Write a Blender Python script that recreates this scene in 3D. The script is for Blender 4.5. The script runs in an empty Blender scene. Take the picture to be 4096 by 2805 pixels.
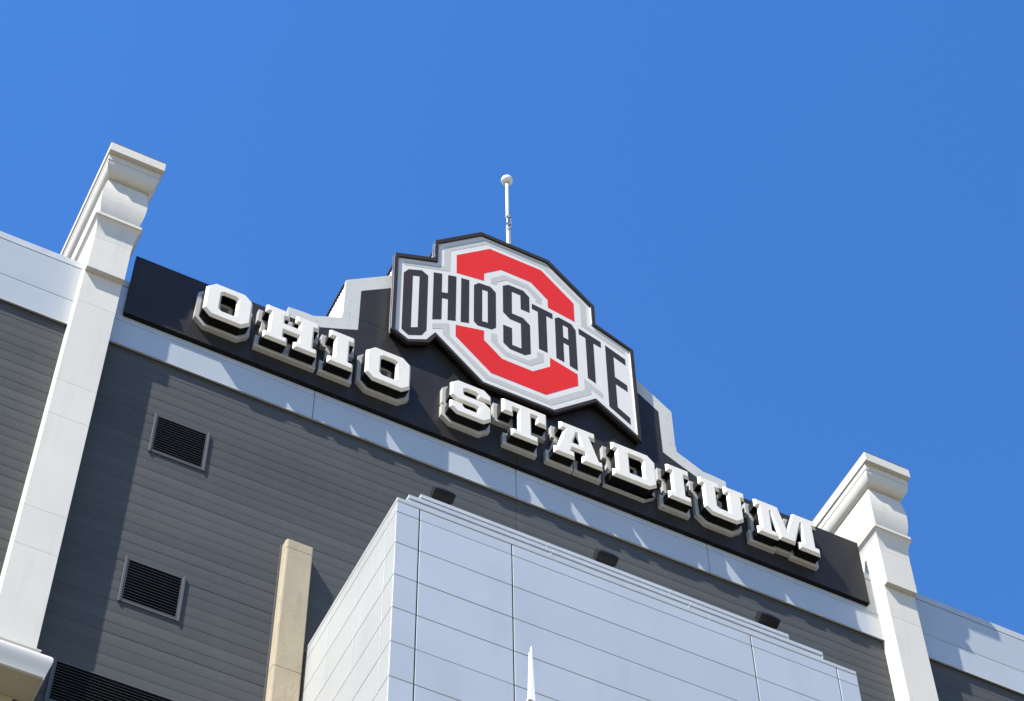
import bpy, bmesh, math, random
from mathutils import Vector, Matrix
from mathutils.geometry import tessellate_polygon

random.seed(7)
SC = bpy.context.scene
COL = SC.collection

# ------------------------------------------------------------------ camera
cam = bpy.data.cameras.new('camera')
cam_o = bpy.data.objects.new('camera', cam)
COL.objects.link(cam_o)
cam.sensor_width = 36.0
cam.lens = 36.0 * 9063.83 / 4096.0
cam.clip_start = 0.1
cam.clip_end = 5000.0
yaw, pitch, roll = math.radians(-27.66769), math.radians(54.99102), math.radians(-1.13552)
fwd = Vector((-math.sin(yaw) * math.cos(pitch), math.cos(yaw) * math.cos(pitch), math.sin(pitch)))
rgt = Vector((math.cos(yaw), math.sin(yaw), 0))
up = rgt.cross(fwd)
r2 = rgt * math.cos(roll) + up * math.sin(roll)
u2 = -rgt * math.sin(roll) + up * math.cos(roll)
mw = Matrix((r2, u2, -fwd)).transposed().to_4x4()
mw.translation = Vector((0, 0, 1.7))
cam_o.matrix_world = mw
SC.camera = cam_o

# ------------------------------------------------------------------ sky, sun, exposure
TO_SUN = Vector((-2.48, -1.0, 3.7)).normalized()
SUN_EL = math.asin(TO_SUN.z)
SUN_ROT = math.atan2(TO_SUN.x, TO_SUN.y)
world = bpy.data.worlds.new('World')
SC.world = world
world.use_nodes = True
wn = world.node_tree.nodes
wl = world.node_tree.links
wn.clear()
sky = wn.new('ShaderNodeTexSky')
sky.sky_type = 'NISHITA'
sky.sun_disc = False
sky.sun_elevation = SUN_EL
sky.sun_rotation = SUN_ROT
sky.altitude = 200.0
sky.air_density = 1.0
sky.dust_density = 0.1
sky.ozone_density = 2.0
bg = wn.new('ShaderNodeBackground')
bg.inputs['Strength'].default_value = 0.112
wo = wn.new('ShaderNodeOutputWorld')
hs = wn.new('ShaderNodeHueSaturation')      # clear, deep blue day: one even saturation for the whole sky
hs.inputs['Saturation'].default_value = 1.30
hs.inputs['Hue'].default_value = 0.508
wl.new(sky.outputs[0], hs.inputs['Color'])
wl.new(hs.outputs[0], bg.inputs[0])
wl.new(bg.outputs[0], wo.inputs[0])

sun = bpy.data.lights.new('sun', 'SUN')
sun.energy = 5.0
sun.angle = math.radians(0.53)
sun.color = (1.0, 0.965, 0.90)
sun_o = bpy.data.objects.new('sun', sun)
COL.objects.link(sun_o)
sun_o.rotation_euler = (-TO_SUN).to_track_quat('-Z', 'Y').to_euler()
sun_o.location = (-40, -20, 80)

SC.view_settings.view_transform = 'Standard'
SC.view_settings.look = 'None'
SC.view_settings.gamma = 1.0
SC.view_settings.use_curve_mapping = False
SC.view_settings.exposure = 1.30

# ------------------------------------------------------------------ materials
def mat(name, rgb, rough=0.5, metal=0.0, var=0.06, scale=1.2, stretch=(1, 1, 1), bump=0.0, bscale=60.0,
        spec=0.5, dirt=None, dirt_amt=0.0, dirt_scale=(1, 1, 1), rvar=0.08, orand=0.0):
    m = bpy.data.materials.new(name)
    m.use_nodes = True
    nt = m.node_tree
    n, l = nt.nodes, nt.links
    b = n['Principled BSDF']
    b.inputs['Roughness'].default_value = rough
    b.inputs['Metallic'].default_value = metal
    b.inputs['Specular IOR Level'].default_value = spec
    tc = n.new('ShaderNodeNewGeometry')      # world position, so copies do not repeat
    mp = n.new('ShaderNodeMapping')
    mp.inputs['Scale'].default_value = stretch
    l.new(tc.outputs['Position'], mp.inputs[0])
    nz = n.new('ShaderNodeTexNoise')
    nz.inputs['Scale'].default_value = scale
    nz.inputs['Detail'].default_value = 6.0
    nz.inputs['Roughness'].default_value = 0.6
    l.new(mp.outputs[0], nz.inputs['Vector'])
    mr = n.new('ShaderNodeMapRange')
    mr.inputs[1].default_value = 0.25
    mr.inputs[2].default_value = 0.75
    mr.inputs[3].default_value = 1.0 - var
    mr.inputs[4].default_value = 1.0 + var
    l.new(nz.outputs[0], mr.inputs[0])
    mx = n.new('ShaderNodeMix')
    mx.data_type = 'RGBA'
    mx.blend_type = 'MULTIPLY'
    mx.inputs[0].default_value = 1.0
    mx.inputs[6].default_value = (*rgb, 1)
    l.new(mr.outputs[0], mx.inputs[7])
    out = mx.outputs[2]
    if orand:
        oi = n.new('ShaderNodeObjectInfo')
        om = n.new('ShaderNodeMapRange')
        om.inputs[3].default_value = 1.0 - orand
        om.inputs[4].default_value = 1.0 + orand
        l.new(oi.outputs['Random'], om.inputs[0])
        mo = n.new('ShaderNodeMix')
        mo.data_type = 'RGBA'
        mo.blend_type = 'MULTIPLY'
        mo.inputs[0].default_value = 1.0
        l.new(out, mo.inputs[6])
        l.new(om.outputs[0], mo.inputs[7])
        out = mo.outputs[2]
    if dirt is not None:
        m2 = n.new('ShaderNodeMapping')
        m2.inputs['Scale'].default_value = dirt_scale
        l.new(tc.outputs['Position'], m2.inputs[0])
        n2 = n.new('ShaderNodeTexNoise')
        n2.inputs['Scale'].default_value = 1.0
        n2.inputs['Detail'].default_value = 8.0
        n2.inputs['Roughness'].default_value = 0.65
        l.new(m2.outputs[0], n2.inputs['Vector'])
        r2_ = n.new('ShaderNodeMapRange')
        r2_.inputs[1].default_value = 0.52
        r2_.inputs[2].default_value = 0.78
        r2_.inputs[3].default_value = 0.0
        r2_.inputs[4].default_value = dirt_amt
        l.new(n2.outputs[0], r2_.inputs[0])
        mx2 = n.new('ShaderNodeMix')
        mx2.data_type = 'RGBA'
        l.new(r2_.outputs[0], mx2.inputs[0])
        l.new(out, mx2.inputs[6])
        mx2.inputs[7].default_value = (*dirt, 1)
        out = mx2.outputs[2]
    l.new(out, b.inputs['Base Color'])
    if rvar:
        rr = n.new('ShaderNodeMapRange')
        rr.inputs[3].default_value = max(0.02, rough - rvar)
        rr.inputs[4].default_value = min(1.0, rough + rvar)
        l.new(nz.outputs[0], rr.inputs[0])
        l.new(rr.outputs[0], b.inputs['Roughness'])
    if bump:
        nb = n.new('ShaderNodeTexNoise')
        nb.inputs['Scale'].default_value = bscale
        nb.inputs['Detail'].default_value = 4.0
        l.new(tc.outputs['Position'], nb.inputs['Vector'])
        bp = n.new('ShaderNodeBump')
        bp.inputs['Strength'].default_value = bump
        bp.inputs['Distance'].default_value = 0.02
        l.new(nb.outputs[0], bp.inputs['Height'])
        l.new(bp.outputs[0], b.inputs['Normal'])
    return m

M = {
    'siding': mat('dark_grey_siding', (0.058, 0.0605, 0.0605), 0.55, 0.0, 0.07, 0.35, (0.5, 1, 2), spec=0.1, dirt=(0.085, 0.086, 0.085), dirt_amt=0.35, dirt_scale=(1.6, 1, 0.22), bump=0.12, bscale=2.2, orand=0.05),
    'siding2': mat('dark_grey_siding_faded', (0.062, 0.0645, 0.0645), 0.58, 0.0, 0.07, 0.4, (0.5, 1, 2), spec=0.1, dirt=(0.085, 0.086, 0.085), dirt_amt=0.35, dirt_scale=(1.6, 1, 0.22), bump=0.12, bscale=1.8, orand=0.05),
    'core': mat('wall_core', (0.03, 0.031, 0.033), 0.8, var=0.05),
    'band': mat('silver_metal_panel', (0.41, 0.426, 0.422), 0.34, 0.22, 0.03, 0.5, dirt=(0.33, 0.335, 0.33), dirt_amt=0.35, dirt_scale=(1.8, 1, 0.25), orand=0.03, bump=0.06, bscale=1.2),
    'tower': mat('pale_silver_panel', (0.465, 0.478, 0.472), 0.33, 0.3, 0.03, 0.5, dirt=(0.37, 0.375, 0.37), dirt_amt=0.35, dirt_scale=(1.7, 1.7, 0.22), orand=0.035, bump=0.07, bscale=1.1),
    'coping': mat('silver_coping', (0.40, 0.413, 0.408), 0.38, 0.15, 0.05, 1.5, dirt=(0.26, 0.265, 0.265), dirt_amt=0.5, dirt_scale=(2.5, 2.5, 9), orand=0.04),
    'white': mat('cream_white_cladding', (0.485, 0.458, 0.402), 0.65, 0.0, 0.035, 0.8, dirt=(0.36, 0.335, 0.28), dirt_amt=0.45, dirt_scale=(3.2, 3.2, 0.35), bump=0.03, bscale=25, orand=0.02),
    'cornice': mat('white_metal_cornice', (0.47, 0.455, 0.42), 0.4, 0.0, 0.03, 1.0, spec=0.35),
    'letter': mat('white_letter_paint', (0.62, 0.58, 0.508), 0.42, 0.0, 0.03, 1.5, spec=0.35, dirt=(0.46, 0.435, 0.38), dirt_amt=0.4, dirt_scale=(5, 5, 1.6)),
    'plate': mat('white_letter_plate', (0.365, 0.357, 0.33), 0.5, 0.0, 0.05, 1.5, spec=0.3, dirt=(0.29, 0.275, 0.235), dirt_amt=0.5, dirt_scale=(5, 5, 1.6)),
    'black': mat('black_return', (0.004, 0.004, 0.004), 0.45, 0.0, 0.1, 2.0, spec=0.12),
    'fascia': mat('black_sign_panel', (0.0225, 0.020, 0.0185), 0.45, 0.0, 0.12, 0.7, spec=0.13, dirt=(0.045, 0.038, 0.033), dirt_amt=0.45, dirt_scale=(2.2, 1, 0.4), orand=0.05),
    'rim': mat('charcoal_sign_rim', (0.029, 0.0235, 0.021), 0.5, 0.0, 0.08, 1.0, spec=0.1),
    'face': mat('white_sign_face', (0.545, 0.522, 0.487), 0.45, 0.0, 0.03, 0.5, spec=0.2, dirt=(0.46, 0.44, 0.40), dirt_amt=0.25, dirt_scale=(2.5, 1, 0.3)),
    'red': mat('red_sign_paint', (0.555, 0.0195, 0.0135), 0.45, 0.0, 0.05, 0.5, spec=0.15),
    'grey': mat('grey_sign_paint', (0.385, 0.382, 0.352), 0.45, 0.0, 0.03, 0.6, spec=0.2),
    'ink': mat('black_sign_paint', (0.030, 0.0255, 0.0235), 0.45, 0.0, 0.08, 0.6, spec=0.12),
    'trim': mat('bright_metal_trim', (0.75, 0.75, 0.74), 0.3, 0.6, 0.03, 2.0),
    'gable': mat('offwhite_parapet_panel', (0.425, 0.42, 0.39), 0.55, 0.0, 0.04, 0.8, spec=0.25, dirt=(0.33, 0.325, 0.30), dirt_amt=0.45, dirt_scale=(3, 1, 0.5)),
    'corr': mat('white_corrugated_metal', (0.516, 0.512, 0.498), 0.45, 0.0, 0.03, 1.0),
    'roof': mat('dark_roof_membrane', (0.02, 0.02, 0.021), 0.8, 0.0, 0.15, 2.0, spec=0.2),
    'concrete': mat('beige_concrete', (0.305, 0.254, 0.17), 0.9, 0.0, 0.13, 2.2, (1, 1, 0.5), dirt=(0.19, 0.15, 0.095), dirt_amt=0.65, dirt_scale=(6, 6, 1.3), bump=0.3, bscale=30),
    'soffit': mat('beige_soffit', (0.374, 0.334, 0.249), 0.7, 0.0, 0.04, 2.0),
    'vent': mat('grey_vent_metal', (0.072, 0.073, 0.074), 0.45, 0.0, 0.05, 2.0, spec=0.3),
    'slat': mat('grey_vent_slat', (0.055, 0.055, 0.055), 0.45, 0.0, 0.08, 2.0, spec=0.3, orand=0.15),
    'void': mat('vent_shade_black', (0.003, 0.003, 0.003), 0.9, var=0.0, rvar=0, spec=0.05),
    'lamp': mat('black_lamp_housing', (0.012, 0.012, 0.013), 0.35, 0.0, 0.08, 4.0, spec=0.1),
    'lens': mat('lamp_glass', (0.05, 0.055, 0.06), 0.12, 0.0, 0.02, 4.0),
    'mast': mat('white_mast', (0.66, 0.655, 0.63), 0.35, 0.0, 0.02, 2.0),
    'steel': mat('galvanised_bracket', (0.22, 0.205, 0.18), 0.5, 0.5, 0.15, 9.0),
    'ground': mat('plaza_concrete', (0.125, 0.104, 0.074), 0.85, 0.0, 0.12, 0.5, bump=0.2, bscale=20),
}

# ------------------------------------------------------------------ mesh helpers
W = {}          # world position of each object's origin


class MB:
    def __init__(self):
        self.bm = bmesh.new()

    def box(self, x0, x1, y0, y1, z0, z1):
        v = [self.bm.verts.new(p) for p in ((x0, y0, z0), (x1, y0, z0), (x1, y1, z0), (x0, y1, z0),
                                            (x0, y0, z1), (x1, y0, z1), (x1, y1, z1), (x0, y1, z1))]
        for f in ((0, 1, 5, 4), (1, 2, 6, 5), (2, 3, 7, 6), (3, 0, 4, 7), (4, 5, 6, 7), (3, 2, 1, 0)):
            self.bm.faces.new([v[i] for i in f])
        return self

    def rings(self, rings, close=True, cap=True):
        vs = [[self.bm.verts.new(p) for p in r] for r in rings]
        n = len(vs[0])
        for a, b in zip(vs, vs[1:]):
            for i in range(n if close else n - 1):
                j = (i + 1) % n
                self.bm.faces.new((a[i], a[j], b[j], b[i]))
        if cap:
            self.bm.faces.new(list(reversed(vs[0])))
            self.bm.faces.new(vs[-1])
        return self

    def tube(self, pts, rad, seg=10, cap=True):
        rs = []
        for i, p in enumerate(pts):
            p = Vector(p)
            a = Vector(pts[max(0, i - 1)])
            b = Vector(pts[min(len(pts) - 1, i + 1)])
            d = (b - a).normalized()
            s = d.cross(Vector((0.3, 0.9, 0.2))).normalized()
            t = d.cross(s)
            r = rad[i] if isinstance(rad, (list, tuple)) else rad
            rs.append([p + (s * math.cos(q) + t * math.sin(q)) * r for q in [2 * math.pi * k / seg for k in range(seg)]])
        return self.rings(rs, True, cap)

    def prism(self, loops, y0, y1):
        """flat polygon (with holes) in x,z pushed from y0 (front) to y1 (back)"""
        flat = [p for lp in loops for p in lp]
        tris = tessellate_polygon([[Vector((p[0], p[1], 0)) for p in lp] for lp in loops])
        fr = [self.bm.verts.new((p[0], y0, p[1])) for p in flat]
        bk = [self.bm.verts.new((p[0], y1, p[1])) for p in flat]
        for t in tris:
            try:
                self.bm.faces.new([fr[i] for i in t])
                self.bm.faces.new([bk[i] for i in reversed(t)])
            except ValueError:
                pass
        k = 0
        for lp in loops:
            n = len(lp)
            for i in range(n):
                j = (i + 1) % n
                self.bm.faces.new((fr[k + i], fr[k + j], bk[k + j], bk[k + i]))
            k += n
        return self

    def chamfer_prism(self, loops, off, y0, y1, y2):
        """front face = loops at y0, widened by off at y1, straight back to y2"""
        big = [offset(lp, off) for lp in loops]
        flat = [p for lp in loops for p in lp]
        flatb = [p for lp in big for p in lp]
        tf = tessellate_polygon([[Vector((p[0], p[1], 0)) for p in lp] for lp in loops])
        tb = tessellate_polygon([[Vector((p[0], p[1], 0)) for p in lp] for lp in big])
        a = [self.bm.verts.new((p[0], y0, p[1])) for p in flat]
        b = [self.bm.verts.new((p[0], y1, p[1])) for p in flatb]
        c = [self.bm.verts.new((p[0], y2, p[1])) for p in flatb]
        for t in tf:
            self.bm.faces.new([a[i] for i in t])
        for t in tb:
            self.bm.faces.new([c[i] for i in reversed(t)])
        k = 0
        for lp in loops:
            n = len(lp)
            for i in range(n):
                j = (i + 1) % n
                self.bm.faces.new((a[k + i], a[k + j], b[k + j], b[k + i]))
                self.bm.faces.new((b[k + i], b[k + j], c[k + j], c[k + i]))
            k += n
        return self

    def mesh(self, name, m):
        bmesh.ops.recalc_face_normals(self.bm, faces=self.bm.faces)
        me = bpy.data.meshes.new(name)
        self.bm.to_mesh(me)
        self.bm.free()
        me.materials.append(m)
        return me

    def build(self, name, m, parent=None, smooth=False, bevel=0.0, seg=2, at=(0, 0, 0)):
        return link(name, self.mesh(name, m), parent, smooth, bevel, seg, at)


def link(name, me, parent=None, smooth=False, bevel=0.0, seg=2, at=(0, 0, 0)):
    o = bpy.data.objects.new(name, me)
    COL.objects.link(o)
    at = Vector(at)
    W[o] = at
    if parent is not None:
        o.parent = parent
        o.location = at - W[parent]
    else:
        o.location = at
    if smooth:
        for p in me.polygons:
            p.use_smooth = True
        try:
            me.set_sharp_from_angle(angle=math.radians(38))
        except Exception:
            pass
    if bevel:
        bv = o.modifiers.new('bevel', 'BEVEL')
        bv.width = bevel
        bv.segments = seg
        bv.limit_method = 'ANGLE'
        bv.angle_limit = math.radians(35)
    return o


def area(lp):
    return 0.5 * sum(lp[i][0] * lp[(i + 1) % len(lp)][1] - lp[(i + 1) % len(lp)][0] * lp[i][1] for i in range(len(lp)))


def orient(loops):
    out = []
    for i, lp in enumerate(loops):
        a = area(lp)
        want = a > 0 if i == 0 else a < 0
        out.append(list(lp) if want else list(reversed(lp)))
    return out


def offset(lp, d):
    """push an oriented loop away from the solid by d (mitred)"""
    n = len(lp)
    res = []
    for i in range(n):
        p0, p1, p2 = Vector(lp[i - 1]), Vector(lp[i]), Vector(lp[(i + 1) % n])
        e1, e2 = (p1 - p0).normalized(), (p2 - p1).normalized()
        n1, n2 = Vector((e1.y, -e1.x)), Vector((e2.y, -e2.x))
        k = 1.0 + n1.dot(n2)
        v = (n1 + n2) / max(k, 0.25)
        res.append((p1.x + v.x * d, p1.y + v.y * d))
    return res


def thing(name, label, cat, loc, group=None):
    o = bpy.data.objects.new(name, None)
    COL.objects.link(o)
    o.empty_display_size = 0.3
    o.location = loc
    W[o] = Vector(loc)
    tag(o, label, cat, group)
    return o


def tag(o, label=None, cat=None, group=None, kind=None):
    if label:
        o['label'] = label
    if cat:
        o['category'] = cat
    if group:
        o['group'] = group
    if kind:
        o['kind'] = kind
    return o


# ------------------------------------------------------------------ ground
g = MB().box(-900, 900, -900, 900, -0.5, 0.0).build('ground', M['ground'])
tag(g, 'pale concrete plaza in front of the stadium', None, None, 'structure')

# ------------------------------------------------------------------ stadium facade
LX, RX = -8.0, 40.0
PL0, PL1 = 4.43, 5.345        # left pilaster
PR0, PR1 = 26.035, 26.945     # right pilaster
fac = thing('stadium_facade', 'dark grey horizontal siding wall of the stadium topped by a silver metal band', 'building', (15.6, 30.0, 0))
MB().box(LX, RX, 30.02, 48.0, 0.0, 46.1).build('wall_core', M['core'], fac)
MB().box(LX - .02, RX + .02, 29.985, 30.02, 0.0, 30.94).build('lower_wall', M['siding'], fac)

PITCH = 0.3085
bays = [(LX, PL0 - 0.0), (PL1, 15.739), (15.751, PR0), (PR1, RX)]
plank_me = {}
for bi, (x0, x1) in enumerate(bays):
    w = x1 - x0
    prof = [(0.0, 0.014), (-0.0225, 0.014), (-0.0225, 0.0), (-0.026, 0.0), (-0.0285, 0.004), (-0.0302, 0.05), (-0.0306, 0.12), (-0.0296, 0.19), (-0.0278, 0.25), (-0.0262, PITCH - 0.004),
            (-0.0222, PITCH - 0.002), (-0.0222, PITCH + 0.012), (0.0, PITCH + 0.012)]
    for mi in range(2):
        mb = MB()
        mb.rings([[(x, y, z) for y, z in prof] for x in (0.0, w)])
        plank_me[(bi, mi)] = mb.mesh('siding_plank', M['siding'] if mi == 0 else M['siding2'])
for k in range(43):
    z = 43.734 - k * PITCH
    for bi, (x0, x1) in enumerate(bays):
        o = link('siding_plank', plank_me[(bi, random.random() < 0.3)], fac, at=(x0, 30.019 + random.uniform(-0.0015, 0.0015), z))

# silver band: two rows of panels between joints
BJ = [-5.47, -0.17, 5.13, 10.432, 15.732, 21.034, 26.33, 31.63, 36.93]
xs = [LX] + [x for x in BJ if LX < x < RX] + [RX]
for i in range(len(xs) - 1):
    a, b = xs[i] + 0.008, xs[i + 1] - 0.008
    MB().box(a, b, 29.93, 30.02, 44.785, 46.10).build('band_panel', M['band'], fac, bevel=0.006)
    MB().box(a, b, 29.93 + random.uniform(-.001, .001), 30.02, 43.865, 44.768).build('band_panel', M['band'], fac, bevel=0.006)
    # sloped coping on top
    MB().rings([[(x, 29.925, 46.122), (x, 30.6, 46.122), (x, 30.6, 46.44), (x, 30.02, 46.415), (x, 29.965, 46.40), (x, 29.935, 46.37)] for x in (a - 0.006, b + 0.006)]).build('coping', M['coping'], fac)
MB().box(LX, RX, 29.955, 30.02, 43.84, 46.12).build('band_backing', M['core'], fac)
MB().rings([[(x, 29.905, 43.835), (x, 29.915, 43.862), (x, 30.0, 43.862), (x, 30.0, 43.845), (x, 29.92, 43.838)] for x in (LX, RX)]).build('drip_flashing', M['coping'], fac)


def vent(x0, x1, z0, z1, n):
    f = MB()
    f.box(x0, x0 + 0.05, 29.945, 29.99, z0 - 0.02, z1 + 0.04)
    f.box(x1 - 0.05, x1, 29.945, 29.99, z0 - 0.02, z1 + 0.04)
    f.box(x0 + 0.05, x1 - 0.05, 29.96, 29.99, z1 - 0.03, z1)
    f.box(x0 + 0.05, x1 - 0.05, 29.96, 29.99, z0, z0 + 0.055)
    v = f.build('vent', M['vent'], fac, bevel=0.004)
    f2 = MB()
    f2.box(x0 + 0.05, x0 + 0.085, 29.957, 29.985, z0 + 0.055, z1 - 0.03)
    f2.box(x1 - 0.085, x1 - 0.05, 29.957, 29.985, z0 + 0.055, z1 - 0.03)
    f2.box(x0 + 0.085, x1 - 0.085, 29.957, 29.985, z0 + 0.055, z0 + 0.085)
    f2.build('inner_frame', M['slat'], v, bevel=0.003)
    MB().box(x0 + 0.045, x1 - 0.045, 29.980, 29.9845, z0 + 0.05, z1 - 0.025).build('back_plate', M['void'], v)  # black sheet painted in place of the deep shade behind the slats
    a, b = z0 + 0.085, z1 - 0.03
    p = (b - a) / n
    me = MB().rings([[(x, 29.961, 0.0), (x, 29.960, 0.008), (x, 29.964, 0.010), (x, 29.979, 0.018), (x, 29.979, 0.015), (x, 29.966, 0.003)] for x in (x0 + 0.08, x1 - 0.08)]).mesh('slat', M['slat'])
    for k in range(1, n):
        link('slat', me, v, at=(0, 0, a + p * k - 0.01))
    return v


tag(vent(6.80, 8.10, 40.625, 41.92, 14), 'grey metal louvre high on the siding')
tag(vent(6.775, 8.08, 35.745, 37.04, 14), 'grey metal louvre lower on the siding')
tag(vent(5.785, 9.55, 32.45, 33.575, 13), 'long dark louvre beside the pilaster foot')


# ------------------------------------------------------------------ pilasters
def ring(X0, X1, off, y, z, back):
    return [(X0 - off, y, z), (X1 + off, y, z), (X1 + off, back, z), (X0 - off, back, z)]


def pilaster(X0, X1, label, seams, zfoot):
    t = thing('pilaster', label, 'pilaster', ((X0 + X1) / 2, 29.75, zfoot), 'white pilasters flanking the sign')
    BK = 33.2
    # shaft, in cladding pieces with fine joints
    zs = [zfoot] + sorted(seams) + [45.47]
    MB().rings([ring(X0, X1, -0.012, 29.494, zfoot + .01, 30.03), ring(X0, X1, -0.012, 29.494, 45.44, 30.03)]).build('shaft_core', M['white'], t)
    for a, b in zip(zs, zs[1:]):
        MB().rings([ring(X0, X1, 0.0, 29.48, a + 0.002, 30.03), ring(X0, X1, 0.0, 29.48, b - 0.002, 30.03)]).build('cladding_panel', M['white'], t, bevel=0.004)
    # block under the capital
    MB().rings([ring(X0, X1, 0.001, 29.335, 45.47, BK), ring(X0, X1, 0.001, 29.335, 46.745, BK)]).build('block', M['white'], t, bevel=0.005)
    # hollow moulding
    st = []
    for i in range(13):
        q = i / 12 * math.pi / 2
        st.append(ring(X0, X1, 0.002 + 0.132 * (1 - math.cos(q)), 29.335 - 0.155 * (1 - math.cos(q)), 46.749 + 0.735 * math.sin(q) ** 0.9, BK))
    st.append(ring(X0, X1, 0.100, 29.205, 47.49, BK))
    st.append(ring(X0, X1, 0.100, 29.205, 47.62, BK))
    MB().rings(st).build('hollow_moulding', M['white'], t, smooth=True)
    # cushion, two pieces with a joint
    def cush(z0, z1):
        s = []
        for i in range(15):
            z = z0 + (z1 - z0) * i / 14
            u = (z - 47.62) / (49.20 - 47.62)
            b = math.sin(math.pi * u) ** 0.75 if 0 < u < 1 else 0
            s.append(ring(X0, X1, 0.012 + 0.098 * b, 29.255 - 0.085 * b, z, BK))
        return s
    MB().rings(cush(47.621, 48.19)).build('cushion', M['white'], t, smooth=True)
    MB().rings(cush(48.193, 49.18)).build('cushion', M['white'], t, smooth=True)
    # cornice cap
    c = []
    for i in range(13):
        q = i / 12 * math.pi / 2
        c.append(ring(X0, X1, 0.02 + 0.185 * math.sin(q), 29.235 - 0.275 * math.sin(q), 49.15 + 0.42 * (1 - math.cos(q)) , BK))
    cp = MB().rings(c).build('cap', M['white'], t, smooth=True)
    MB().rings([ring(X0, X1, 0.218, 28.945, 49.571, BK), ring(X0, X1, 0.218, 28.945, 49.799, BK)]).build('fillet', M['white'], cp, bevel=0.004)
    MB().rings([ring(X0, X1, 0.255, 28.815, 49.80, BK), ring(X0, X1, 0.255, 28.815, 50.14, BK)]).build('top_slab', M['white'], cp, bevel=0.006)
    MB().rings([ring(X0, X1, 0.262, 28.81, 50.141, BK), ring(X0, X1, 0.262, 28.81, 50.155, BK)]).build('roof_sheet', M['steel'], cp)
    return t


p1 = pilaster(PL0, PL1, 'white pilaster with moulded cap standing above a bracket cornice at its foot', [44.27, 41.22, 40.03, 36.96, 35.79], 33.05)
p2 = pilaster(PR0, PR1, 'white pilaster with moulded cap beside letter M', [44.33, 41.3, 40.1, 37.0, 35.8], 31.5)
# lower run of the far pilaster down to the ground, below the picture
MB().rings([ring(PR0, PR1, 0.0, 29.48, 0.0, 30.0), ring(PR0, PR1, 0.0, 29.48, 31.495, 30.0)]).build('lower_shaft', M['white'], p2)
# cable clipped along the flank of the pilaster
MB().tube([(4.4, 30.62, 46.95), (4.398, 30.45, 46.86), (4.398, 30.3, 46.68), (4.398, 30.2, 46.46)], 0.012, 6).build('cable', M['steel'], p1)

# bracket cornice under the left pilaster
bc = thing('bracket_cornice', 'white rounded cornice with beige underside below the pilaster foot', 'cornice', (4.6, 29.6, 32.2))
prof = [(0.085, 33.07), (0.085, 33.045), (0.055, 33.02), (0.042, 32.985), (0.045, 32.945), (0.065, 32.915), (0.112, 32.905), (0.115, 32.868), (0.165, 32.862), (0.22, 32.84),
        (0.27, 32.79), (0.295, 32.735), (0.30, 32.67), (0.29, 32.59), (0.265, 32.47), (0.24, 32.36), (0.228, 32.26)]
BX0 = 3.35
mb = MB()
mb.rings([[(BX0 - o_, 29.48 - o_ * 0.98, z), (PL1 + o_, 29.48 - o_ * 0.98, z), (PL1 + o_, 30.0, z), (BX0 - o_, 30.0, z)] for o_, z in prof])
mb.build('moulding', M['cornice'], bc, smooth=True)
MB().box(BX0 - 0.20, PL1 + 0.205, 29.28, 29.99, 32.235, 32.262).build('soffit', M['soffit'], bc)
MB().box(PL1 + 0.2, PL1 + 0.226, 29.262, 29.99, 32.22, 32.262).build('soffit_trim', M['cornice'], bc)
MB().box(BX0, 5.21, 29.94, 29.995, 0.0, 32.215).build('lower_pier', M['concrete'], bc)

# ------------------------------------------------------------------ concrete pillar
pil = thing('concrete_pillar', 'weathered beige concrete pillar on the grey siding', 'pillar', (10.37, 29.86, 0))
for a, b in ((0.0, 35.2), (35.207, 38.86), (38.866, 39.13)):
    mb = MB()
    r = 0.05
    def pr(z):
        return [(10.06, 30.0, z), (10.06, 29.72 + r, z), (10.06 + r * .3, 29.72 + r * .3, z), (10.06 + r, 29.72, z), (10.665, 29.72, z), (10.68, 29.735, z), (10.68, 30.0, z)]
    mb.rings([pr(a), pr(b)])
    mb.build('concrete_lift', M['concrete'], pil, bevel=0.008)
MB().box(10.02, 10.058, 29.955, 30.0, 31.0, 39.17).build('flashing', M['vent'], pil)

# ------------------------------------------------------------------ panelled tower
TX0, TX1, TY, TB = 10.77, 21.22, 25.46, 29.985
tw = thing('panel_tower', 'pale blue silver metal panel tower with stepped top', 'tower', ((TX0 + TX1) / 2, 27.7, 0))
MB().box(TX0 + 0.035, TX1 - 0.035, TY + 0.035, TB, 0.0, 36.04).build('tower_core', M['core'], tw)
rows = [36.035, 35.715, 34.80, 33.882, 32.965, 32.05, 31.135, 30.22, 29.3, 28.39]
colx = [TX0, 11.262, 13.262, 18.684, 20.73, TX1]
coly = [TY, 25.93, 27.28, 28.66, TB]
G = 0.009
for i in range(len(rows) - 1):
    zt, zb = rows[i] - G, rows[i + 1] + G
    for j in range(len(colx) - 1):
        a = colx[j] + (0.014 if j else 0.0)
        b = colx[j + 1] - (0.014 if j < len(colx) - 2 else 0.0)
        MB().box(a, b, TY + random.uniform(-.0015, .0015), TY + 0.03, zb, zt).build('tower_panel', M['tower'], tw, bevel=0.007)
    for j in range(len(coly) - 1):
        a = coly[j] + (0.011 if j else 0.032)
        b = coly[j + 1] - (0.011 if j < len(coly) - 2 else 0.0)
        MB().box(TX0 + random.uniform(-.001, .001), TX0 + 0.03, a, b, zb, zt).build('tower_panel', M['tower'], tw, bevel=0.007)
    MB().box(TX1 - 0.03, TX1, TY + 0.032, TB, zb, zt).build('tower_panel', M['tower'], tw, bevel=0.007)
MB().box(TX0 + 0.01, TX1 - 0.01, TY + 0.01, TB, 0.0, 28.38).build('tower_base', M['tower'], tw)


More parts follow.
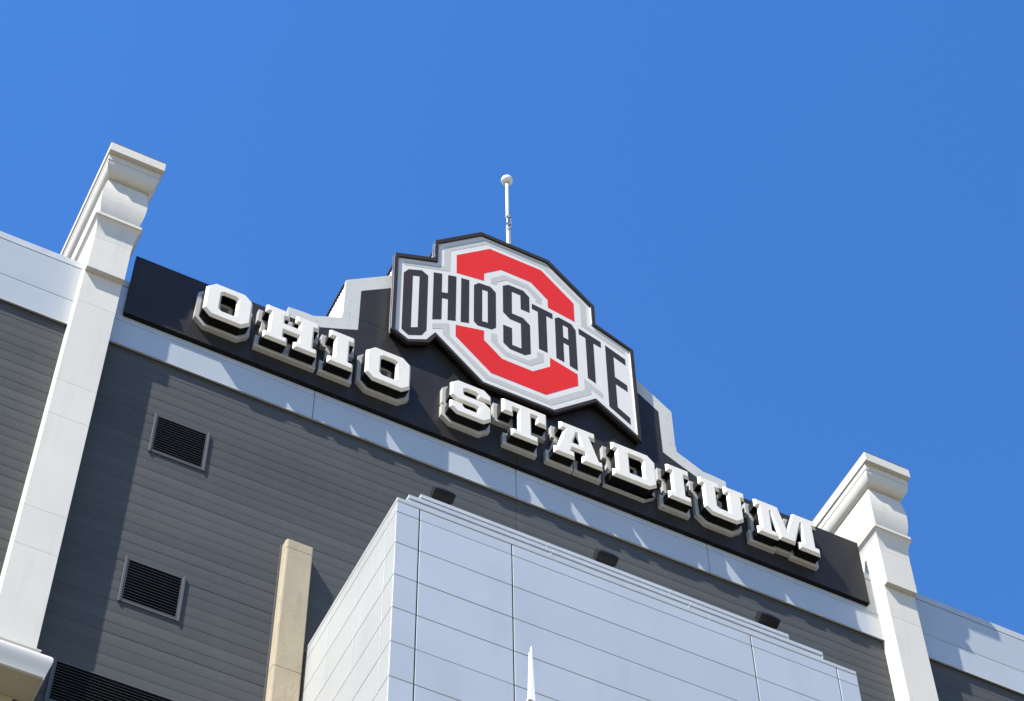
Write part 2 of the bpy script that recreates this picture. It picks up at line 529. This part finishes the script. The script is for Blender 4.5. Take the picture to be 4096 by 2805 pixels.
def tier(ins, y, z0, z1):
    a, b = TX0 + ins, TX1 - ins
    # body
    MB().box(a + 0.015, b - 0.015, y + 0.015, TB - 0.002, z0, z1 - 0.12).build('step_wall', M['coping'], tw)
    # coping in lengths with joints
    n = 3
    for k in range(n):
        xa, xb = a + (b - a) * k / n + 0.004, a + (b - a) * (k + 1) / n - 0.004
        xa = a if k == 0 else xa
        xb = b if k == n - 1 else xb
        MB().box(xa, xb, y, TB - 0.004 * k - 0.004, z1 - 0.108, z1).build('step_coping', M['coping'], tw, bevel=0.008)
        # small clip under the coping
        MB().box(xb - 0.03, xb - 0.006, y + 0.006, y + 0.014, z1 - 0.19, z1 - 0.109).build('clip', M['trim'], tw)


tier(0.0, TY - 0.002, 36.036, 36.155)
tier(0.428, 25.886, 36.10, 36.953)
tier(0.886, 26.343, 36.90, 37.732)


# ------------------------------------------------------------------ flood lights on the tower
def floodlight(x, label):
    t = thing('floodlight', label, 'floodlight', (x, 26.95, 37.732), 'floodlights along the tower roof')
    z0 = 37.728
    MB().box(x - 0.09, x + 0.09, 26.92, 27.1, z0, z0 + 0.02).build('base_plate', M['lamp'], t)
    MB().tube([(x, 27.01, z0 + 0.02), (x, 27.01, z0 + 0.73)], 0.03, 10).build('post', M['lamp'], t, smooth=True)
    MB().tube([(x - 0.17, 27.0, z0 + 1.0), (x - 0.17, 27.02, z0 + 0.76), (x, 27.01, z0 + 0.73), (x + 0.17, 27.02, z0 + 0.76), (x + 0.17, 27.0, z0 + 1.0)], 0.018, 6).build('yoke', M['lamp'], t, smooth=True)
    # barrel-shaped housing, long axis across, tilted up at the sign
    rs = []
    for i in range(11):
        u = -1 + 2 * i / 10
        r = 0.165 * (1 - 0.20 * abs(u) ** 2.4)
        rr = []
        for k in range(20):
            q = 2 * math.pi * k / 20
            c, s = math.cos(q), math.sin(q)
            e = 0.42
            rr.append((u * 0.24, math.copysign(abs(c) ** e, c) * r * 0.85, math.copysign(abs(s) ** e, s) * r))
        rs.append(rr)
    me = MB()
    me.rings(rs)
    rot = Matrix.Rotation(math.radians(-28), 4, 'X')
    bmesh.ops.transform(me.bm, matrix=Matrix.Translation((x, 26.98, 38.84)) @ rot, verts=me.bm.verts)
    h = me.build('housing', M['lamp'], t, smooth=True)
    ml = MB().box(-0.19, 0.19, 0.130, 0.146, -0.11, 0.11)
    bmesh.ops.transform(ml.bm, matrix=Matrix.Translation((x, 26.98, 38.84)) @ rot, verts=ml.bm.verts)
    ml.build('lens', M['lens'], h)
    return t


floodlight(12.44, 'black floodlight on the tower roof below letters S and T')
floodlight(16.31, 'black floodlight on the tower roof below letters A and D')
floodlight(20.32, 'black floodlight on the tower roof below letter M')

# ------------------------------------------------------------------ black fascia sign board
fb = thing('sign_fascia', 'long black fascia board carrying the white block letters', 'sign board', (15.67, 29.87, 45.0))
fx = [5.586, 10.3, 14.62, 15.732, 20.3, 25.752]
fx = [5.586, 10.432, 15.732, 21.034, 25.752]
for a, b in zip(fx, fx[1:]):
    MB().box(a + 0.002, b - 0.002, 29.83 + random.uniform(-.001, .001), 29.915, 45.0, 47.37).build('fascia_panel', M['fascia'], fb, bevel=0.004)
MB().box(5.62, 25.72, 29.86, 29.93, 44.955, 45.0).build('bottom_rail', M['black'], fb)

# ------------------------------------------------------------------ letters
b_, t_, sb, st_ = 45.61, 46.845, 45.775, 46.665


def O_(x):
    return [[(x, 46.65), (x, 45.79), (x + .17, b_), (x + .91, b_), (x + 1.09, 45.79), (x + 1.09, 46.65), (x + .905, t_), (x + .175, t_)],
            [(x + .30, 46.565), (x + .39, 46.65), (x + .70, 46.65), (x + .79, 46.57), (x + .79, 45.895), (x + .70, 45.825), (x + .39, 45.825), (x + .30, 45.905)]]


def I_(x0, s0, s1, x1):
    return [[(x0, t_), (x0, st_), (s0, st_), (s0, sb), (x0, sb), (x0, b_), (x1, b_), (x1, sb), (s1, sb), (s1, st_), (x1, st_), (x1, t_)]]


H_ = [[(8.87, t_), (9.39, t_), (9.39, st_), (9.28, st_), (9.28, 46.33), (9.74, 46.33), (9.74, st_), (9.645, st_), (9.645, t_), (10.155, t_), (10.155, st_),
       (10.04, st_), (10.04, sb), (10.155, sb), (10.155, b_), (9.645, b_), (9.645, sb), (9.74, sb), (9.74, 46.11), (9.28, 46.11), (9.28, sb), (9.39, sb), (9.39, b_),
       (8.87, b_), (8.87, sb), (8.98, sb), (8.98, st_), (8.87, st_)]]
Hp = [[(8.725, 46.99), (10.30, 46.99), (10.30, 46.52), (10.185, 46.52), (10.185, 45.92), (10.30, 45.92), (10.30, 45.465), (8.725, 45.465), (8.725, 45.92), (8.835, 45.92), (8.835, 46.52), (8.725, 46.52)]]
S_ = [[(13.765, 46.70), (13.91, t_), (14.61, t_), (14.78, 46.67), (14.78, 46.505), (14.483, 46.505), (14.478, 46.585), (14.40, 46.655), (14.118, 46.655), (14.04, 46.585), (14.04, 46.39),
       (14.09, 46.33), (14.616, 46.33), (14.78, 46.175), (14.78, 45.78), (14.605, b_), (13.91, b_), (13.755, 45.75), (13.755, 45.95), (14.02, 45.95), (14.032, 45.875), (14.09, 45.805),
       (14.41, 45.805), (14.49, 45.87), (14.49, 46.065), (14.41, 46.125), (13.88, 46.125), (13.765, 46.235)]]
Sp = [[(13.62, 46.765), (13.85, 46.99), (14.67, 46.99), (14.925, 46.73), (14.925, 46.36), (14.80, 46.36), (14.925, 46.24), (14.925, 45.72), (14.665, 45.465), (13.85, 45.465), (13.61, 45.685),
       (13.61, 46.095), (13.71, 46.095), (13.62, 46.185)]]
T_ = [[(15.165, t_), (16.31, t_), (16.31, 46.415), (16.10, 46.415), (16.10, st_), (15.88, st_), (15.88, sb), (16.06, sb), (16.06, b_), (15.42, b_), (15.42, sb), (15.60, sb), (15.60, st_),
       (15.38, st_), (15.38, 46.41), (15.165, 46.41)]]
Tp = [[(15.02, 46.99), (16.455, 46.99), (16.455, 46.27), (16.025, 46.27), (16.025, 45.92), (16.205, 45.92), (16.205, 45.465), (15.275, 45.465), (15.275, 45.92), (15.455, 45.92), (15.455, 46.265), (15.02, 46.265)]]
A_ = [[(16.765, t_), (17.665, t_), (17.665, st_), (17.50, st_), (17.755, sb), (17.84, sb), (17.84, b_), (17.365, b_), (17.365, sb), (17.455, sb), (17.39, 45.98), (17.01, 45.98), (16.95, sb), (17.065, sb),
       (17.065, b_), (16.59, b_), (16.59, sb), (16.655, sb), (16.90, st_), (16.765, st_)],
      [(17.14, 46.65), (17.215, 46.65), (17.36, 46.145), (17.01, 46.145)]]
Ap = [[(16.625, 46.985), (17.805, 46.985), (17.805, 46.525), (17.685, 46.525), (17.86, 45.915), (17.98, 45.915), (17.98, 45.47), (17.225, 45.47), (17.225, 45.8), (17.205, 45.8), (17.205, 45.47),
       (16.45, 45.47), (16.45, 45.915), (16.555, 45.915), (16.72, 46.525), (16.625, 46.525)]]
D_ = [[(18.22, t_), (19.18, t_), (19.37, 46.645), (19.37, 45.775), (19.175, b_), (18.22, b_), (18.22, sb), (18.33, sb), (18.33, st_), (18.22, st_)],
      [(18.62, 46.64), (19.01, 46.64), (19.088, 46.56), (19.088, 45.83), (18.62, 45.83)]]
U_ = [[(20.725, t_), (21.24, t_), (21.24, st_), (21.118, st_), (21.118, 45.91), (21.2, 45.835), (21.545, 45.835), (21.545, st_), (21.46, st_), (21.46, t_), (21.97, t_), (21.97, st_), (21.867, st_),
       (21.867, 45.78), (21.68, b_), (21.0, b_), (20.825, 45.77), (20.825, st_), (20.725, st_)]]
Up = [[(20.58, 46.99), (22.115, 46.99), (22.115, 46.52), (22.012, 46.52), (22.012, 45.715), (21.735, 45.465), (20.94, 45.465), (20.68, 45.705), (20.68, 46.52), (20.58, 46.52)],
      [(21.262, 46.52), (21.262, 45.99), (21.40, 45.99), (21.40, 46.52)]]
M_ = [[(22.355, t_), (22.97, t_), (23.19, 45.95), (23.485, 46.84), (24.085, 46.84), (24.085, st_), (23.968, st_), (23.968, 45.765), (24.085, 45.765), (24.085, 45.60), (23.55, 45.60), (23.55, 45.765),
       (23.68, 45.765), (23.68, 46.60), (23.61, 46.60), (23.36, 45.69), (22.99, 45.69), (22.765, 46.61), (22.70, 46.61), (22.70, sb), (22.83, sb), (22.83, b_), (22.355, b_), (22.355, sb),
       (22.45, sb), (22.45, st_), (22.355, st_)]]
Mp = [[(22.21, 46.985), (23.085, 46.985), (23.21, 46.46), (23.385, 46.985), (24.23, 46.985), (24.23, 46.52), (24.113, 46.52), (24.113, 45.91), (24.23, 45.91), (24.23, 45.455), (23.405, 45.455),
       (23.405, 45.545), (22.975, 45.545), (22.975, 45.465), (22.21, 45.465), (22.21, 45.91), (22.305, 45.91), (22.305, 46.525), (22.21, 46.525)]]

YF0, YF1, YF2, YB0, YB1 = 29.385, 29.452, 29.466, 29.705, 29.835


def letter(name, loops, plate, label):
    loops = orient(loops)
    x = (min(p[0] for p in loops[0]) + max(p[0] for p in loops[0])) / 2
    t = thing(name, label, 'letter', (x, 29.6, 45.46), 'white block letters on the black fascia')
    MB().chamfer_prism(loops, 0.052, YF0, YF1, YF2).build('front_slab', M['letter'], t, bevel=0.012, seg=2)
    MB().prism([offset(lp, 0.046) for lp in loops], YF2 + 0.001, YB0 - 0.001).build('return', M['black'], t)
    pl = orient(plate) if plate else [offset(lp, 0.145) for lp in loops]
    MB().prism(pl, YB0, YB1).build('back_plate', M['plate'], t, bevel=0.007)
    return t


letter('letter_o', O_(7.345), None, 'white block letter O with black sides beside letter H')
letter('letter_h', H_, Hp, 'white block letter H with black sides')
letter('letter_i', I_(10.525, 10.665, 10.97, 11.095), None, 'white block letter I between letters H and O')
letter('letter_o', O_(11.505), None, 'white block letter O between letters I and S')
letter('letter_s', S_, Sp, 'white block letter S with black sides on the black fascia')
letter('letter_t', T_, Tp, 'white block letter T between letters S and A')
letter('letter_a', A_, Ap, 'white block letter A between letters T and D')
letter('letter_d', D_, None, 'white block letter D with black sides')
letter('letter_i', I_(19.79, 19.91, 20.20, 20.35), None, 'white block letter I between letters D and U')
letter('letter_u', U_, Up, 'white block letter U with black sides')
letter('letter_m', M_, Mp, 'white block letter M near the end of the black fascia')

# ------------------------------------------------------------------ stepped parapet behind the emblem
CX = 15.715
gp = thing('stepped_parapet', 'off white stepped gable with black centre rising behind the emblem sign', 'parapet', (CX, 30.5, 46.4))
# half outline (distance from the middle, height)
HO = [(6.18, 46.45), (6.18, 47.95), (5.74, 47.99), (5.52, 47.99), (5.18, 48.18), (4.76, 48.41), (4.74, 50.13), (3.42, 51.25), (3.42, 51.98), (2.32, 52.48), (2.32, 53.25), (0.95, 54.60)]
out = [(CX + a, z) for a, z in HO] + [(CX - a, z) for a, z in reversed(HO)]
HI = [(5.35, 46.50), (5.35, 47.60), (4.72, 47.92), (4.325, 48.14), (4.315, 49.90), (3.2, 50.83), (3.2, 51.0)]
inn = [(CX + a, z) for a, z in HI] + [(CX - a, z) for a, z in reversed(HI)]
# border panels in two lifts with a fine joint
ZJ = 48.62
lo = [(x, min(z, ZJ - .004)) for x, z in out if z < ZJ] 
low_r = [(CX + 6.18, 46.45), (CX + 6.18, 47.95), (CX + 5.74, 47.99), (CX + 5.52, 47.99), (CX + 5.18, 48.18), (CX + 4.76, 48.41), (CX + 4.76, ZJ - .004)]
low = low_r + [(2 * CX - x, z) for x, z in reversed(low_r)]
MB().prism([low], 29.95, 30.06).build('border_panel', M['gable'], gp)
hi_r = [(CX + 4.74, ZJ + .004), (CX + 4.74, 50.13), (CX + 3.42, 51.25), (CX + 3.42, 51.98), (CX + 2.32, 52.48), (CX + 2.32, 53.25), (CX + 0.95, 54.60)]
hi = hi_r + [(2 * CX - x, z) for x, z in reversed(hi_r)]
MB().prism([hi], 29.95, 30.06).build('border_panel', M['gable'], gp)
il_r = [(CX + 5.35, 46.50), (CX + 5.35, 47.60), (CX + 4.72, 47.92), (CX + 4.325, 48.14), (CX + 4.32, ZJ - .006)]
il = il_r + [(2 * CX - x, z) for x, z in reversed(il_r)]
MB().prism([il], 29.942, 29.952).build('centre_panel', M['fascia'], gp)
ih_r = [(CX + 4.32, ZJ + .006), (CX + 4.315, 49.90), (CX + 3.2, 50.83), (CX + 3.2, 51.0)]
ih = ih_r + [(2 * CX - x, z) for x, z in reversed(ih_r)]
MB().prism([ih], 29.942, 29.952).build('centre_panel', M['fascia'], gp)
# structure behind: corrugated cheeks and dark roof
GB = 32.3
ins = [(a - 0.05, z - 0.04) for a, z in HO]
body = [(CX + a, z) for a, z in ins] + [(CX - a, z) for a, z in reversed(ins)]
MB().prism([body], 30.061, GB).build('rear_structure', M['roof'], gp)


def cheek(xw, z0, z1, sgn):
    mb = MB()
    n = 44
    a, b = [], []
    for i in range(n * 4 + 1):
        y = 30.062 + (GB - 30.062) * i / (n * 4)
        ph = i % 8
        d = 0.0 if ph in (0, 1, 7) else (0.02 if ph in (2, 6) else 0.03)
        x = xw + sgn * (0.006 + d)
        a.append(mb.bm.verts.new((x, y, z0)))
        b.append(mb.bm.verts.new((x, y, z1)))
    for i in range(len(a) - 1):
        mb.bm.faces.new((a[i], a[i + 1], b[i + 1], b[i]))
    o = mb.build('corrugated_cheek', M['corr'], gp)
    so = o.modifiers.new('thick', 'SOLIDIFY')
    so.thickness = 0.004
    MB().box(xw - 0.075, xw + 0.075, 30.062, GB, z1 - 0.02, z1 + 0.06).build('cheek_coping', M['roof'], o)
    return o


for s in (-1, 1):
    cheek(CX + s * 4.69, 48.0, 50.07, s)
    cheek(CX + s * 3.36, 50.9, 51.95, s)
    cheek(CX + s * 2.27, 52.2, 53.2, s)
# rivets on the border
me = MB().tube([(0, 0, 0), (0, -0.008, 0)], 0.009, 6).mesh('rivet', M['steel'])
for s in (-1, 1):
    for a, z in ((4.62, 49.97), (4.62, 49.75), (4.60, 49.2), (4.60, 48.72), (4.55, 48.55), (4.2, 50.35), (3.9, 50.62), (3.62, 50.86), (4.55, 48.2), (5.0, 48.1), (5.4, 47.85), (3.75, 50.5)):
        link('rivet', me, gp, at=(CX + s * (a + random.uniform(-.04, .04)), 29.951, z + random.uniform(-.05, .05)))

# ------------------------------------------------------------------ emblem sign
RO = [(3.553, 47.816), (3.553, 51.91), (2.416, 52.438), (2.416, 53.30), (1.040, 54.704)]
em = thing('emblem_sign', 'large octagonal emblem sign with red O behind black lettering', 'sign', (CX, 29.8, 47.6))
# measured outline, left and right halves differ at the feet
rim_out = [(12.165, 51.91), (13.305, 52.438), (13.305, 53.30), (14.685, 54.704), (16.77, 54.704), (18.143, 53.315), (18.143, 52.455), (19.276, 51.925), (19.276, 47.82), (17.997, 48.795), (16.774, 47.588),
           (14.70, 47.585), (13.42, 48.835), (13.226, 48.449), (12.644, 48.105), (12.175, 48.385)]
rim_in = [(12.275, 51.80), (13.408, 52.318), (13.410, 53.23), (14.708, 54.555), (16.715, 54.555), (18.037, 53.25), (18.043, 52.37), (19.175, 51.863), (19.18, 48.03), (17.985, 48.938), (16.742, 47.70),
          (14.744, 47.68), (13.385, 49.0), (13.146, 48.528), (12.649, 48.229), (12.285, 48.447)]
rim_out, rim_in = orient([rim_out])[0], orient([rim_in])[0]
MB().prism([rim_out, list(reversed(rim_in))], 29.69, 29.79).build('rim', M['rim'], em, bevel=0.005)
MB().prism([offset(rim_out, -0.045)], 29.753, 29.945).build('body', M['black'], em)
for tx, tz0, tz1 in ((12.170, 48.42, 51.90), (13.305, 52.46, 53.29)):
    for ty, dx in ((29.694, -0.006), (29.800, -0.004), (29.842, 0.012)):
        MB().box(tx + dx, tx + dx + 0.04, ty, ty + 0.012, tz0, tz1).build('edge_trim', M['trim'], em)
MB().box(19.168, 19.178, 29.715, 29.742, 48.06, 51.84).build('edge_trim', M['trim'], em)
MB().box(18.030, 18.040, 29.715, 29.742, 52.40, 53.23).build('edge_trim', M['trim'], em)
fc = MB().prism([offset(rim_in, 0.006)], 29.744, 29.752).build('face', M['face'], em)
E = {
 'red_arc': [[[(13.972, 53.092), (14.968, 54.10), (16.544, 54.10), (17.517, 53.095), (17.514, 52.21), (16.71, 52.372), (16.711, 52.735), (16.206, 53.271), (15.302, 53.271), (14.794, 52.754), (14.788, 52.387), (13.976, 52.224)]],
             [[(13.974, 49.773), (14.784, 50.033), (14.784, 49.612), (15.3, 49.09), (16.19, 49.09), (16.702, 49.616), (16.705, 50.021), (17.511, 49.772), (17.511, 49.268), (16.548, 48.284), (14.982, 48.274), (13.977, 49.265)]]],
 'grey_line': [[[(12.461, 51.762), (13.605, 52.296), (13.601, 53.242), (14.825, 54.478), (16.665, 54.488), (17.893, 53.235), (17.88, 52.266), (19.026, 51.821), (19.02, 51.625), (17.712, 52.142), (17.707, 53.18), (16.585, 54.257), (14.879, 54.263), (13.79, 53.169), (13.783, 52.157), (12.467, 51.584)]],
               [[(13.31, 49.4), (13.565, 49.579), (13.786, 49.7), (13.797, 49.177), (14.92, 48.105), (16.612, 48.110), (17.693, 49.209), (17.695, 49.698), (18.232, 49.37), (18.228, 49.141), (17.884, 49.358), (17.882, 49.116), (16.701, 47.925), (14.84, 47.918), (13.607, 49.154), (13.599, 49.368), (13.318, 49.179)]],
               [[(14.991, 52.641), (15.382, 53.075), (16.12, 53.079), (16.518, 52.684), (16.511, 52.389), (16.331, 52.407), (16.325, 52.57), (16.064, 52.862), (15.456, 52.868), (15.175, 52.575), (15.169, 52.439), (14.99, 52.419)]],
               [[(14.981, 50.054), (15.163, 50.093), (15.164, 49.771), (15.439, 49.49), (16.057, 49.495), (16.327, 49.778), (16.325, 50.066), (16.509, 50.069), (16.505, 49.692), (16.125, 49.302), (15.392, 49.297), (14.979, 49.719)]]],
 'black_letter': [
  [[(12.46, 51.209), (12.594, 51.456), (12.971, 51.657), (13.156, 51.523), (13.159, 49.006), (13.031, 48.7), (12.665, 48.479), (12.473, 48.624)], [(12.72, 51.234), (12.911, 51.334), (12.914, 48.982), (12.724, 48.851)]],
  [[(13.313, 51.792), (13.557, 51.893), (13.557, 51.01), (13.733, 51.083), (13.733, 51.947), (13.975, 52.031), (13.970, 49.952), (13.74, 49.847), (13.74, 50.802), (13.568, 50.741), (13.566, 49.763), (13.31, 49.596)]],
  [[(14.118, 52.066), (14.353, 52.118), (14.351, 50.1), (14.114, 50.003)]],
  [[(14.493, 51.985), (14.638, 52.182), (14.98, 52.22), (15.14, 52.047), (15.136, 50.397), (15.014, 50.234), (14.6, 50.153), (14.491, 50.278)], [(14.735, 51.92), (14.899, 51.948), (14.897, 50.466), (14.732, 50.434)]],
  [[(15.352, 52.524), (15.526, 52.685), (15.972, 52.693), (16.146, 52.493), (16.143, 51.745), (15.88, 51.745), (15.88, 52.41), (15.618, 52.41), (15.612, 51.369), (15.943, 51.366), (16.143, 51.154), (16.141, 49.836), (15.969, 49.673), (15.532, 49.677), (15.345, 49.851), (15.347, 50.672), (15.604, 50.672), (15.602, 49.906), (15.872, 49.91), (15.873, 51.06), (15.548, 51.064), (15.35, 51.265)]],
  [[(16.219, 52.235), (16.837, 52.15), (16.839, 51.896), (16.646, 51.92), (16.643, 50.204), (16.391, 50.23), (16.395, 51.96), (16.218, 51.984)]],
  [[(16.908, 51.988), (17.033, 52.106), (17.411, 52.022), (17.531, 51.811), (17.527, 49.946), (17.293, 50.021), (17.295, 50.944), (17.134, 50.978), (17.132, 50.084), (16.902, 50.138)], [(17.141, 51.819), (17.294, 51.782), (17.292, 51.218), (17.138, 51.243)]],
  [[(17.624, 51.966), (18.287, 51.737), (18.287, 51.465), (18.056, 51.531), (18.049, 49.69), (17.817, 49.809), (17.823, 51.633), (17.622, 51.696)]],
  [[(18.42, 51.68), (19.016, 51.388), (19.018, 51.103), (18.655, 51.278), (18.65, 50.353), (19.007, 50.193), (19.008, 49.898), (18.66, 50.039), (18.66, 49.017), (19.013, 48.753), (19.010, 48.452), (18.408, 48.902)]],
 ],
}
mm = {'red_arc': M['red'], 'grey_line': M['grey'], 'black_letter': M['ink']}
for nm, polys in E.items():
    for lp in polys:
        MB().prism(orient(lp), 29.740, 29.7445).build(nm, mm[nm], fc)
# ------------------------------------------------------------------ antenna
AX, AY = 15.985, 30.6
an = thing('antenna', 'white pole with a round ball top above the emblem sign', 'antenna', (AX, AY, 54.45))
MB().tube([(AX, AY, 54.4), (AX, AY, 57.15)], 0.048, 12).build('lower_pole', M['mast'], an, smooth=True)
MB().tube([(AX, AY, 57.15), (AX, AY, 57.75)], 0.036, 10).build('sleeve', M['steel'], an, smooth=True)
MB().tube([(AX - 0.005, AY, 57.66), (AX, AY, 59.60)], 0.050, 12).build('upper_pole', M['mast'], an, smooth=True)
MB().tube([(AX, AY, 59.56), (AX, AY, 59.68)], 0.045, 12).build('collar', M['black'], an, smooth=True)
mb = MB()
bmesh.ops.create_uvsphere(mb.bm, u_segments=24, v_segments=14, radius=0.178)
bmesh.ops.scale(mb.bm, vec=(1, 1, 0.95), verts=mb.bm.verts)
bmesh.ops.translate(mb.bm, vec=(AX, AY, 59.80), verts=mb.bm.verts)
mb.build('ball', M['mast'], an, smooth=True)
for k, (z, s) in enumerate(((57.7, 1.0), (57.3, 0.9), (57.05, 0.8))):
    q = MB().box(AX + 0.02, AX + 0.075 * s + .01, AY - 0.08, AY - 0.02, z - 0.025, z + 0.025)
    q.box(AX - 0.065 * s, AX - 0.02, AY - 0.08, AY - 0.03, z - 0.04, z + 0.015)
    q.build('clamp', M['steel'], an, bevel=0.008)
MB().tube([(AX + 0.06, AY - 0.07, 57.6), (AX + 0.085, AY - 0.07, 57.3), (AX + 0.05, AY - 0.06, 56.95), (AX + 0.055, AY - 0.03, 55.5)], 0.010, 6).build('cable', M['steel'], an)

# ------------------------------------------------------------------ white spire in front of the tower
SX, SY = 7.483, 14.0
sp = thing('white_spire', 'slim white pointed spire in front of the panel tower', 'spire', (SX, SY, 0))


def blade(name, p0, w0, p1, w1, th, cut=0.0):
    a = [(p0[0] - w0 / 2, SY - th, p0[1]), (p0[0] + w0 / 2, SY - th, p0[1]), (p0[0] + w0 / 2, SY + th, p0[1]), (p0[0] - w0 / 2, SY + th, p0[1])]
    b = [(p1[0] - w1 / 2, SY - th * .5, p1[1] - cut), (p1[0] + w1 / 2, SY - th * .5, p1[1]), (p1[0] + w1 / 2, SY + th * .5, p1[1]), (p1[0] - w1 / 2, SY + th * .5, p1[1] - cut)]
    return MB().rings([a, b]).build(name, M['mast'], sp, bevel=0.003)


blade('main_blade', (7.488, 18.24), 0.062, (7.492, 19.062), 0.012, 0.02, 0.03)
blade('inner_blade', (7.464, 18.24), 0.045, (7.470, 18.962), 0.008, 0.014, 0.006)
blade('side_blade', (7.415, 18.05), 0.06, (7.434, 18.298), 0.008, 0.014, 0.06)
blade('side_blade', (7.56, 18.05), 0.05, (7.566, 18.292), 0.006, 0.014, 0.01)
MB().box(7.445, 7.475, SY - 0.024, SY - 0.016, 18.222, 18.24).build('collar', M['steel'], sp)
MB().tube([(SX, SY, 0.0), (SX, SY, 12.0), (SX, SY, 18.1)], [0.16, 0.10, 0.035], 14).build('mast', M['mast'], sp, smooth=True)
MB().rings([[(SX + math.cos(q) * r, SY + math.sin(q) * r, z) for q in [2 * math.pi * k / 14 for k in range(14)]] for r, z in ((0.07, 17.8), (0.085, 17.86), (0.08, 17.98), (0.05, 18.04))]).build('finial_base', M['mast'], sp, smooth=True)
MB().box(SX - 0.3, SX + 0.3, SY - 0.3, SY + 0.3, -0.01, 0.12).build('foot', M['concrete'], sp, bevel=0.02)
